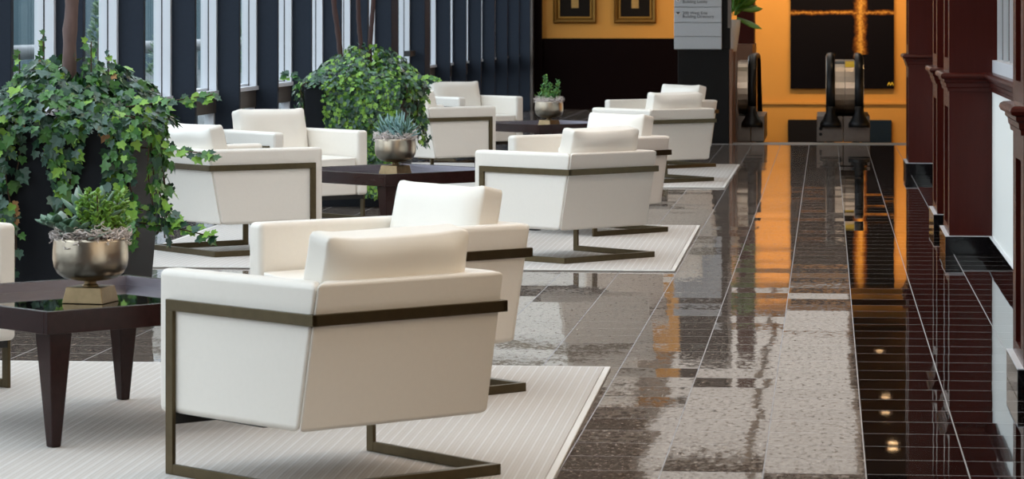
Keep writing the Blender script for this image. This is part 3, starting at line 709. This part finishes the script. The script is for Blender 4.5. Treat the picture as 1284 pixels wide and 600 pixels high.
def planter_near():
    rnd = random.Random(21); top, bot, h = .37, .30, .93
    d = 14.75; x, y = at_depth(92, d)
    r = planter_base((x, y, 0), 0.0, top, bot, h, 'big near planter at the left edge, ivy hanging in loose strands over dark sides', [([(-.03, 0, .86), (-.015, -.01, 1.3), (.0, 0, 1.6), (-.01, 0, 2.6), (.05, .0, 4.2)], .034)], M['bark'])
    bm = BM(); bs = BM(); W1 = (6, 3.6, .8, 1.8, .05); W2 = (3, 5.5, 2.2, .9, .05); W3 = (1.2, 4, 4.5, .6, .1)
    mound(rnd, bm, -.02, -.03, .52, .50, h - .04, .32, 1050, .054, W1, 1.0)
    mound(rnd, bm, .20, -.16, .26, .25, h - .03, .18, 190, .052, W2, 2.0)
    mound(rnd, bm, -.25, -.25, .22, .18, h - .04, .15, 150, .052, W1, .2)
    fr = -top - .01
    for (u, L, dn, w) in ((-.40, .12, 1.4, W1), (-.31, .52, 1.6, W1), (-.27, .62, 1.5, W1), (-.22, .74, 1.3, W2), (-.18, .34, 1.3, W1), (-.17, .80, 1.1, W1), (-.36, .36, 1.2, W1), (.0, .30, 1.6, W1), (.045, .48, 1.9, W2), (.075, .36, 1.9, W2), (.02, .42, 1.3, W1), (.10, .20, 1.2, W2), (-.08, .10, 1.4, W1), (-.05, .2, 1.2, W1),
                          (.27, .34, 2.1, W2), (.31, .52, 2.2, W2), (.35, .60, 2.1, W2), (.38, .66, 1.8, W2)):
        strand(rnd, bm, bs, (u, fr + .06, h + .01), (.05, -1, 0), L, .054, w, dens=dn * 1.25)
    for (v, L, dn, w, rc) in ((-.33, .58, 2.0, W2, .010), (-.27, .64, 1.9, W2, .014), (-.20, .56, 1.7, W2, .016), (-.10, .50, 1.4, W2, .018), (.0, .42, 1.3, W2, .018), (.15, .3, 1.2, W2, .02)):
        strand(rnd, bm, bs, (top - .05, v, h + .02), (1, -.25, 0), L, .052, w, dens=dn, lift=.09, reach=rc)
    # sprays that reach out to the right, and the tips above the mound
    for (z, L, ang, dr, s0) in ((.99, .42, .12, .02, .03), (.80, .36, .0, -.10, .1), (.46, .42, -.06, -.10, .02), (.52, .26, .0, -.15, .02)):
        p = Vector((.30 + s0, -.32, z)); pts = [p.copy()]; n_ = int(L / .028)
        for k in range(n_):
            t = k / n_; p = p + Vector((.028 * math.cos(ang), -.004, .028 * (ang + dr * t * 2))); pts.append(p.copy())
            for _ in range(2): ivy_leaf(bm, p + Vector((rnd.uniform(-.02, .02), rnd.uniform(-.02, .02), rnd.uniform(-.025, .025))), Vector((.7, rnd.uniform(-.4, .2), rnd.uniform(-.7, .4))), Vector((rnd.uniform(-.2, .4), -.7, .7)), .05 * rnd.uniform(.6, 1.1), pick(rnd, W3), rnd)
        tube(bs, pts, .003, 4)
    for (u, v, hh) in ((-.12, -.1, .40), (.11, -.1, .36), (-.24, -.08, .30), (.20, -.12, .30)):
        for k in range(7): ivy_leaf(bm, Vector((u + rnd.uniform(-.03, .03), v, h + hh * (.6 + .4 * k / 6))), Vector((rnd.uniform(-1, 1), -.2, rnd.uniform(-.2, .8))), Vector((rnd.uniform(-.3, .3), -1, .4)), .036 * rnd.uniform(.7, 1.1), pick(rnd, W2), rnd)
        tube(bs, [(u, v, h), (u, v, h + hh)], .003, 4)
    obj('ivy_leaves', bm, [M[k] for k in MI], r); obj('ivy_stems', bs, M['stem'], r)
    bd = BM()
    for k in range(14): ivy_leaf(bd, Vector((-.185 + rnd.uniform(-.02, .02) + .02 * k / 14, fr - .05, .40 + .012 * k)), Vector((rnd.uniform(-.5, .5), -.1, -1)), Vector((0, -1, .3)), .03 * rnd.uniform(.7, 1.2), 0, rnd)
    tag(obj('withered_leaves', bd, M['dry_leaf'], r), 'withered brown leaves')
    mo = moss(rnd, .09, 0, 60, .02)
    for v in mo.verts: v.co += Vector((-.33, -.30, h + .03))
    obj('moss', mo, M['moss'], r)
planter_near()
def planter_far():
    rnd = random.Random(33); top, bot, h = .36, .34, .915
    d = 23.4; x, y = at_depth(451, d)
    px2m = d / F
    tr = lambda px, z, yy=0: ((px - 451) * px2m, yy, z)
    zt = lambda py: zpix(py, d)
    r = planter_base((x, y, 0), 0.0, top, bot, h, 'far planter with a dense mound of ivy and three thin trunks, behind the middle table',
        [([tr(428, .9), tr(427, zt(72)), tr(424, zt(45)), tr(419, zt(10)), tr(417, zt(-10)), tr(414, 4.0)], .021), ([tr(453, .9, .05), tr(453, zt(62)), tr(450, zt(30)), tr(449, zt(0)), tr(446, 4.0)], .018), ([tr(463, .9), tr(464, zt(60)), tr(466, zt(30)), tr(468.5, zt(0)), tr(471, 4.0)], .018)], M['bark_dark'])
    bm = BM(); bs = BM(); W1 = (4.2, 3.2, 3.4, 2.4, 0); W2 = (3, 3.2, 4.6, 1.6, 0); W0 = (5, 3, 2, 3, 0)
    mound(rnd, bm, .02, -.03, .50, .50, h - .03, .29, 1700, .036, W1, .6)
    mound(rnd, bm, .12, -.25, .34, .24, h - .10, .24, 800, .035, W1, 1.7)
    fr = -top - .01
    for k in range(46):
        u = -.17 + .53 * (k + .5) / 46; L = .50 + .38 * math.sin(PI * min(1, max(0, (u + .17) / .6))) + rnd.uniform(-.08, .12)
        strand(rnd, bm, bs, (u, fr + .05, h + .02), (.05, -1, 0), min(L, .93), .035, W1 if k % 3 else W2, dens=4.0, lift=.085)
    for k in range(12):
        strand(rnd, bm, bs, (top - .04, -.34 + .05 * k, h + .02), (1, -.3, 0), rnd.uniform(.3, .55), .048, W1, dens=2.0, lift=.10, reach=.008)
    for k in range(6):
        strand(rnd, bm, bs, (-top + .03, -.32 + .09 * k, h + .01), (-1, -.2, 0), rnd.uniform(.30, .45), .045, W1, dens=1.6, lift=.07)
    for (x0, z, L, ang) in ((.40, .93, .26, .1), (.36, .85, .18, -.3), (-.36, .95, .15, 2.9)):
        p = Vector((x0 - .05, -.2, z))
        for k in range(int(L / .02)):
            p = p + Vector((.02 * math.cos(ang), 0, .02 * math.sin(ang)))
            for _ in range(2): ivy_leaf(bm, p + Vector((rnd.uniform(-.02, .02), 0, rnd.uniform(-.03, .03))), Vector((math.cos(ang), -.2, rnd.uniform(-.8, .3))), Vector((0, -.8, .6)), .045 * rnd.uniform(.7, 1.1), pick(rnd, W2), rnd)
    obj('ivy_leaves', bm, [M[k] for k in MI], r); obj('ivy_stems', bs, M['stem'], r)
planter_far()

# ------------------------------------------------------------------ directory stand
def text_mesh(name, body, size, loc, mat, parent):
    cu = bpy.data.curves.new(name, 'FONT'); cu.body = body; cu.size = size; cu.extrude = 0.0015; cu.space_line = .8
    tmp = bpy.data.objects.new(name, cu); COL.objects.link(tmp)
    bpy.context.view_layer.update()
    me = bpy.data.meshes.new_from_object(tmp.evaluated_get(bpy.context.evaluated_depsgraph_get()))
    bpy.data.objects.remove(tmp)
    o = bpy.data.objects.new(name, me); COL.objects.link(o); me.materials.append(mat); o.parent = parent; o.location = loc; o.rotation_euler = (PI / 2, 0, 0); return o
YK = 34.6
def XK(px): return X_at(px, YK)
def ZK(py): return Z_at(880, py, YK)
k0 = XK(849)
ks = empty('directory_stand', (k0, YK, 0), 0, 'tall black directory stand with a brushed grey panel, left of the escalators', 'sign')
dx = lambda px: XK(px) - k0
zl = ZK(62); 
bm = BM(); box(bm, dx(850), dx(914), 0, .42, 0, zl + .0); obj('lower_cabinet', bm, M['kiosk'], ks, bevel=.004, seg=1)
bm = BM(); box(bm, dx(851), dx(915.5), .05, .20, zl, 2.7); obj('upper_panel', bm, M['kiosk'], ks, bevel=.004, seg=1)
bm = BM(); box(bm, dx(914.5), dx(918), .0, .42, 0, zl); obj('side_trim', bm, M['balus'], ks)
bm = BM(); box(bm, dx(912.5), dx(917), .02, .05, ZK(35), 2.7); obj('edge_strip', bm, M['steel_dark'], ks)
sg = None
zs = [ZK(62), ZK(46), ZK(28.5), ZK(9), ZK(-10), ZK(-29)]
bm = BM()
for a, b in zip(zs, zs[1:]): box(bm, dx(845.5), dx(905), -.05, .0, a + .004, b - .002)
sg = obj('sign_panel', bm, M['sign_grey'], ks, bevel=.003, seg=1)
bm = BM(); box(bm, dx(846), dx(904.5), -.03, .049, zs[0] + .002, zs[-1]); obj('sign_back', bm, M['sign_grey'], ks)
ts = .047
text_mesh('sign_text', '200 West Erie\nBuilding Directory', ts, (dx(856), -.0505, ZK(18)), M['sign_ink'], sg)
text_mesh('sign_text', 'Elevators to\nBuilding Lobby', ts, (dx(856), -.0505, ZK(-0.5)), M['sign_ink'], sg)
for py in (17, 0):
    bm = BM(); x0, x1, xm = dx(847.5), dx(853.5), dx(850.5)
    vs = [bm.verts.new((x, -.0515, ZK(q))) for x, q in ((x0, py - 2), (x1, py - 2), (xm, py + 1))]; bm.faces.new(vs)
    g = bmesh.ops.extrude_face_region(bm, geom=bm.faces[:]); bmesh.ops.translate(bm, verts=[v for v in g['geom'] if isinstance(v, bmesh.types.BMVert)], vec=(0, .0015, 0))
    obj('arrow', bm, M['sign_ink'], sg)
    bm = BM()
    for sgn in (-1, 1):
        xa = x0 if sgn < 0 else x1
        a, b = Vector((xa, -.0515, ZK(py - 1.0))), Vector((xm, -.0515, ZK(py + 2.2)))
        tube(bm, [a, b], .009, 4)
    obj('arrow_edge', bm, M['sign_white'], sg)
# vase of leaves on top of the cabinet
bm = BM(); box(bm, X_at(912, YK + .62), X_at(922.5, YK + .62), YK + .46, YK + .95, 0, zl - .03); tag(obj('stone_ledge', bm, M['balus'], bevel=.004, seg=1), 'narrow brown stone block under the white vase, beside the directory stand', 'plinth')
vz = empty('leafy_vase', (X_at(918.5, YK + .68), YK + .70, zl - .029), 0, 'white vase of broad green leaves beside the directory stand', 'potted plant')
bm = BM(); lathe(bm, [(.045, 0), (.05, .02), (.075, .2), (.095, .36), (.088, .36), (.08, .33), (.01, .33)], 24); obj('vase', bm, M['terracotta'], vz, smooth=True)
bm = BM(); rnd = random.Random(5)
for k in range(34):
    a = rnd.uniform(0, 2 * PI); e = rnd.uniform(-.35, 1.2); d = Vector((math.cos(a) * math.cos(e), math.sin(a) * math.cos(e), math.sin(e)))
    p = Vector((0, 0, .36)) + d * .05 + Vector((0, 0, rnd.uniform(0, .2)))
    ellipsoid_leaf(bm, p, d + Vector((0, 0, -.25)), Vector((rnd.uniform(-1, 1), rnd.uniform(-1, 1), .4)), rnd.uniform(.22, .34), .05, .006, 0, .2)
obj('leaves', bm, M['palm'], vz, smooth=True)

# ------------------------------------------------------------------ wood column and balustrade left of the escalators
bm = BM(); box(bm, X_at(924, 37.6), X_at(945.5, 37.6), 37.6, 38.3, Z_at(935, 55, 37.6), 2.98); st('trim_%d' % tn, bm, M['redwood']); tn += 1
bm = BM(); box(bm, X_at(922, 37.2), X_at(945, 37.2), 36.6, 38.6, -.3, Z_at(935, 55, 37.2)); st('trim_%d' % tn, bm, M['balus']); tn += 1

# ------------------------------------------------------------------ escalators
YE = 35.05
def XE(px): return X_at(px, YE)
def ZE(py): return Z_at(1060, py, YE)
ztop, zlow = ZE(68), ZE(150)
def newel_path(off=0.0, back=3.2):
    """side view (y, z) of the handrail: round front end, level run, then down the slope"""
    zc = (ztop + zlow) / 2 - .02; R = (ztop - zlow) / 2 - .02 - off; pts = []
    ycen = .52
    pts.append((ycen + .35, zc - R))
    for k in range(15):
        a = -PI / 2 - PI * k / 14; pts.append((ycen + R * math.cos(a) * 1.0, zc + R * math.sin(a)))
    pts.append((ycen + back * .5, zc + R)); pts.append((ycen + back * .6, zc + R - .03)); pts.append((ycen + back, zc + R - .85)); pts.append((ycen + back * 2.2, zc + R - 3.05))
    return pts, zc, R, ycen
def escalator(x_rails, deck, base_px, label, buttons=False, sticker=False):
    e = empty('escalator_newel', ((XE(deck[0]) + XE(deck[1])) / 2, YE, 0), 0, label, 'escalator'); ox = e.location.x
    pts, zc, R, ycen = newel_path()
    for pl, pr in x_rails:
        a, b = XE(pl) - ox, XE(pr) - ox; xc = (a + b) / 2; w = b - a
        bm = BM(); rings = []
        for i, (y, z) in enumerate(pts):
            p0 = pts[max(0, i - 1)]; p1 = pts[min(len(pts) - 1, i + 1)]; t = Vector((p1[0] - p0[0], p1[1] - p0[1])).normalized(); nrm = Vector((-t.y, t.x))
            if i < 3: nrm = Vector((0, -1)) if i == 0 else nrm
            cx_ = Vector((y, z)); hw = w / 2
            prof = [(-hw, -.012), (-hw, .012), (-hw * .7, .03), (0, .036), (hw * .7, .03), (hw, .012), (hw, -.012)]
            sgn = 1 if nrm.dot(Vector((y - ycen - .3, z - zc))) > 0 or i > 16 and nrm.y > 0 else -1
            rings.append([bm.verts.new((xc + u, cx_.x + nrm.x * q * sgn, cx_.y + nrm.y * q * sgn)) for u, q in prof])
        for r0, r1 in zip(rings, rings[1:]):
            for k in range(len(prof) - 1): bm.faces.new((r0[k], r0[k + 1], r1[k + 1], r1[k]))
            bm.faces.new((r0[-1], r0[0], r1[0], r1[-1]))
        hr = obj('handrail', bm, M['rubber'], e, smooth=True)
        bm = BM()                            # flared rubber boot where the handrail enters the base
        za, zb = ZE(134), ZE(160); s = 1 if xc > 0 else -1
        lathe(bm, [(w * .5, za), (w * .56, za - .07), (w * .9, za - .14), (w * 1.22, zb + .05), (w * 1.25, zb)], 20)
        for v in bm.verts: v.co.x += xc; v.co.y = v.co.y * .9 + .16
        obj('handrail_boot', bm, M['rubber'], hr, smooth=True)
        pw = w * .16
        bm = BM(); q = [(y, z) for y, z in pts[1:16]]
        def disc(bm, x0, x1):
            f0 = [bm.verts.new((x0, y, z)) for y, z in q + [(ycen + 1.6, zc + R), (ycen + 1.6, zc - R)]]; f1 = [bm.verts.new((x1, v.co.y, v.co.z)) for v in f0]
            bm.faces.new(f0); bm.faces.new(f1[::-1])
            for i in range(len(f0)): bm.faces.new((f0[i], f0[(i + 1) % len(f0)], f1[(i + 1) % len(f0)], f1[i]))
        if x_rails.index((pl, pr)) == 0: disc(bm, xc - pw * 3.4, xc + pw)
        else: disc(bm, xc - pw, xc + pw * 3.4)
        obj('side_panel', bm, M['steel'], e)
    bm = BM(); a, b = XE(deck[0]) - ox, XE(deck[1]) - ox; q = newel_path(.045)[0][1:16]
    mid = (a + b) / 2
    for x0, x1 in (((a, mid - .002), (mid + .002, b)) if len(x_rails) > 1 else ((a, b),)):
        f0 = [bm.verts.new((x0, y, z)) for y, z in q + [(ycen + 1.6, zc + R - .045), (ycen + 1.6, zc - R + .045)]]; f1 = [bm.verts.new((x1, v.co.y, v.co.z)) for v in f0]
        bm.faces.new(f0); bm.faces.new(f1[::-1])
        for i in range(len(f0)): bm.faces.new((f0[i], f0[(i + 1) % len(f0)], f1[(i + 1) % len(f0)], f1[i]))
    dk = obj('deck_cover', bm, M['steel'], e)
    bm = BM(); a, b = XE(base_px[0]) - ox, XE(base_px[1]) - ox; m_ = (a + b) / 2
    box(bm, a, m_ - .002, .19, 1.9, 0.0045, ZE(146.5)); box(bm, m_ + .002, b, .19, 1.9, 0.0045, ZE(146.5)); sk = obj('skirt_base', bm, M['steel_dark'], e, bevel=.006, seg=2)
    if buttons:
        for py in (162, 169):
            bm = BM(); bmesh.ops.create_cone(bm, segments=16, radius1=.022, radius2=.018, depth=.02, cap_ends=True, matrix=Matrix.Translation((XE(1029) - ox, .182, ZE(py))) @ Matrix.Rotation(PI / 2, 4, 'X')); obj('button', bm, M['rubber'], sk)
    if sticker:
        i0 = [(y, z) for y, z in newel_path(.043)[0][1:16]]
        bm = BM(); A, B = XE(1060) - ox, XE(1071.5) - ox
        sel = [p for p in i0 if p[1] > ZE(86) and p[0] < ycen + .02]
        for p0, p1 in zip(sel, sel[1:]): quad(bm, [(A, p0[0], p0[1]), (B, p0[0], p0[1]), (B, p1[0], p1[1]), (A, p1[0], p1[1])])
        tag(obj('warning_sticker', bm, M['sticker'], dk), 'yellow warning sticker')
        bm = BM(); A, B = XE(1046) - ox, XE(1059.5) - ox; sel = [p for p in i0 if p[1] > ZE(82) and p[0] < ycen + .02]
        for p0, p1 in zip(sel, sel[1:]): quad(bm, [(A, p0[0], p0[1]), (B, p0[0], p0[1]), (B, p1[0], p1[1]), (A, p1[0], p1[1])])
        obj('dark_cap', bm, M['rubber'], dk)
    return e
escalator([(1036, 1047), (1072, 1083)], (1046.5, 1072.5), (1024, 1091), 'steel escalator end with two black handrails and a yellow sticker, in front of the painting', True, True)
escalator([(937, 948)], (924, 937.5), (924, 958), 'steel escalator end with one black handrail right of the directory stand')

# ------------------------------------------------------------------ far wall: painting, dark panels, framed pictures
pc = X_at(1056, YEND)
bm = BM(); hw = (X_at(1121, YEND) - X_at(991, YEND)) / 2; zb = Z_at(1056, 111, YEND)
box(bm, -hw, hw, -.05, 0, 0, 2.3)
p = obj('abstract_picture', bm, M['painting']); p.location = (pc, YEND - .001, zb); tag(p, 'large black canvas with a glowing golden cross on the amber wall', 'painting')
bm = BM(); x0 = X_at(1113, YEND) - pc
for k in range(4): tube(bm, [(x0 + .022 * k, -.052, .05 + .05 * (k % 2)), (x0 + .022 * (k + 1), -.052, .05 + .05 * ((k + 1) % 2))], .006, 4)
obj('painted_signature', bm, M['sticker'], p)
for (a, b, m, lab) in ((988, 1034, 'pit', 'black recessed panel low on the amber wall, left of the central escalator end'), (1080, 1118, 'blue_dark', 'dark blue recessed panel low on the amber wall, right of the central escalator end')):
    bm = BM(); box(bm, X_at(a, YEND), X_at(b, YEND), YEND - .06, YEND - .002, Z_at(1050, 182, YEND), Z_at(1050, 150, YEND)); o = obj('wall_panel', bm, M[m], bevel=.01, seg=1); tag(o, lab, 'wall panel', 'dark panels under the painting')
for (a, b, lab) in ((694, 748, 'left of two gilt-framed pictures above the dark wainscot'), (770, 823, 'right of two gilt-framed pictures above the dark wainscot, nearer the directory stand')):
    xa, xb = X_at(a, YEND), X_at(b, YEND); w = xb - xa; h = w * 1.25; z0 = Z_at((a + b) / 2, 29, YEND)
    f = empty('framed_picture', ((xa + xb) / 2, YEND - .001, z0), 0, lab, 'picture', 'gilt framed pictures on the amber wall')
    bm = BM(); t = .075; rings = []
    for (ins, yy) in ((0, 0), (0, -.035), (.02, -.06), (.05, -.05), (t, -.02), (t, 0)):
        hw_ = w / 2 - ins; rings.append([bm.verts.new(q) for q in ((-hw_, yy, ins), (hw_, yy, ins), (hw_, yy, h - ins), (-hw_, yy, h - ins))])
    for r0, r1 in zip(rings, rings[1:]):
        for k in range(4): bm.faces.new((r0[k], r0[(k + 1) % 4], r1[(k + 1) % 4], r1[k]))
    gf = obj('gilt_frame', bm, M['gold'], f)
    bm = BM()
    for (x0, x1, zz0, zz1) in ((-w / 2 + t, w / 2 - t, t, t + .025), (-w / 2 + t, w / 2 - t, h - t - .025, h - t), (-w / 2 + t, -w / 2 + t + .025, t + .025, h - t - .025), (w / 2 - t - .025, w / 2 - t, t + .025, h - t - .025)): box(bm, x0, x1, -.028, -.01, zz0, zz1)
    obj('inner_slip', bm, M['gold_bright'], gf)
    bm = BM(); box(bm, -w / 2 + t, w / 2 - t, -.012, -.002, t, h - t); dm = obj('dark_mat', bm, M['picture_dark'], f)
    bm = BM(); box(bm, -.055, .055, -.016, -.012, h * .28, h * .75); obj('print', bm, M['amber_print'], dm)

# ------------------------------------------------------------------ outside the windows
bm = BM(); box(bm, -60, -4.75, -20, 120, -.3, -.02); st('ground', bm, M['asphalt'])
b_ = empty('office_building', (-34, 60, 0), 0, 'low teal glass building seen outside through the left windows', 'building')
bm = BM(); box(bm, -16, 28.5, 25, 33, -.02, 7.0); obj('facade', bm, M['teal_facade'], b_)
bm = BM()
for k in range(15): box(bm, -16 + 3 * k, -15.85 + 3 * k, 24.9, 25.0, -.02, 7.0)
obj('facade_mullions', bm, M['spandrel'], b_)
g = empty('guard_rail', (-8.0, 0, 0), 0, 'thick white tubular guard rail on posts outside the left windows', 'railing')
bm = BM(); tube(bm, [(0, 5, 1.055), (0, 75, 1.055)], .075, 14); obj('tube_rail', bm, M['white_pipe'], g, smooth=True)
for k in range(18):
    bm = BM(); tube(bm, [(0, 7 + 4 * k, -.02), (0, 7 + 4 * k, 1.0)], .035, 8); obj('post', bm, M['white_pipe'], g, smooth=True)
def shrub(x, y, h, w, lab, seed):
    rnd = random.Random(seed); r = empty('garden_shrub', (x, y, -.02), 0, lab, 'shrub', 'shrubs outside the windows')
    bm = BM()
    for k in range(420):
        z = rnd.random(); a = rnd.uniform(0, 2 * PI); q = w * (1 - z ** 1.5) * rnd.uniform(.5, 1)
        ellipsoid_leaf(bm, Vector((q * math.cos(a), q * math.sin(a), .1 + z * h)), Vector((math.cos(a), math.sin(a), rnd.uniform(0, 1))), Vector((0, 0, 1)), .07, .02, .003)
    obj('foliage', bm, M['shrub'], r); bm = BM(); tube(bm, [(0, 0, 0), (0, 0, h * .9)], [.03, .01], 6); obj('stem', bm, M['stem'], r)
for (px, py, X, lab, sd) in ((124, 30, -6.6, 'pointed green shrub outside the second window from the left', 1), (204, 45, -6.4, 'small green shrub outside the third window from the left', 2), (310, 28, -6.6, 'green shrub outside the fifth window from the left', 3)):
    d = F * abs(X) / (CT * (VPX - px)); shrub(X, (d + ST * X) / CT, zpix(py, d) + .1, .3, lab, sd)

# ------------------------------------------------------------------ lamps and light
M['lobby_glow'] = emit('lobby_ceiling_glow', (1.0, 0.92, 0.83, 1), 0.70)  # glowing sheets added so the lobby ceiling mirrors bright in the floor
M['bulb'] = emit('lamp_bulb', (1.0, 0.62, 0.30, 1), 9.0)
nl = 0
for yy in [29.9 + 1.55 * k for k in range(11)]:
    for (xa, xb) in ((-1.82, -.80), (-.72, .29)):
        c = empty('ceiling_fill_panel', ((xa + xb) / 2, yy + .7, 2.98), 0, 'unseen luminous panel added under the lobby ceiling to brighten the floor reflection', 'ceiling light', 'added luminous panels under the lobby ceiling')
        h = (xb - xa) / 2
        bm = BM(); box(bm, -h, h, -.70, .70, -.012, -.002); obj('fill_sheet', bm, M['lobby_glow'], c)
M['warm_fill'] = emit('warm_fill_panel', (1.0, 0.84, 0.68, 1), 3.0); M['warm_fill_strong'] = emit('warm_fill_panel_strong', (1.0, 0.82, 0.66, 1), 15.0)  # made-up warm ceiling fill for the chair backs, stronger farther along
for yy in (1.0, 4.5, 8.0, 11.5, 15.0, 18.5, 22.0, 25.5):
    c = empty('ceiling_fill_panel', (0.1, yy, 4.6), 0, 'unseen warm fill panel added in the ceiling over the granite walkway', 'ceiling light', 'added warm fill panels over the walkway')
    bm = BM(); box(bm, -.5, .5, -.5, .5, -.012, -.002); obj('fill_sheet', bm, M['warm_fill' if yy < 10 else 'warm_fill_strong'], c)
def downlight(x, y, z, power, lab, size=.1, angle=110, blend=.6, aim=None, color=(1, .70, .40)):
    c = empty('downlight', (x, y, z), 0, lab, 'ceiling light', 'recessed downlights')
    bm = BM(); lathe(bm, [(.075, -.001), (.085, -.012), (.070, -.012), (.062, -.002)], 20); obj('trim_ring', bm, M['steel'], c)
    bm = BM(); lathe(bm, [(.001, -.004), (.06, -.004), (.06, -.002), (.001, -.002)], 16); obj('bulb', bm, M['bulb'], c)
    l = bpy.data.lights.new('downlight_lamp', 'SPOT'); l.energy = power; l.color = color; l.spot_size = math.radians(angle); l.spot_blend = blend; l.shadow_soft_size = size
    o = bpy.data.objects.new('downlight_lamp', l); COL.objects.link(o); o.parent = c; o.location = (0, 0, -.03)
    if aim: o.rotation_euler = aim
for x in (-1.2, .15, 1.5):
    downlight(x, YEND - 1.6, 2.98, 215, 'recessed warm downlight washing the amber wall by the escalators', aim=(math.radians(32), 0, 0))
for x in (-3.2, -2.3):
    downlight(x, YEND - 1.5, 4.15, 6, 'recessed warm downlight washing the amber wall over the pictures', aim=(math.radians(28), 0, 0))
for y in (31.6, 35.2, 39.0): downlight(.66, y, 2.98, 20, 'recessed warm downlight in the dark soffit over the black border')

wd = bpy.data.worlds.new('sky'); sc.world = wd; wd.use_nodes = True
bg = wd.node_tree.nodes['Background']; bg.inputs[0].default_value = (0.88, 0.95, 1.04, 1); bg.inputs[1].default_value = 3.3

sc.view_settings.view_transform = 'Standard'; sc.view_settings.look = 'None'; sc.view_settings.gamma = 1.0; sc.view_settings.use_curve_mapping = False
sc.view_settings.exposure = 0.0
sc.cycles.use_denoising = True
sc.cycles.max_bounces = 10; sc.cycles.diffuse_bounces = 5; sc.cycles.glossy_bounces = 5; sc.cycles.transparent_max_bounces = 16
sc.cycles.sample_clamp_indirect = 8.0
sc.cycles.caustics_reflective = False; sc.cycles.caustics_refractive = False
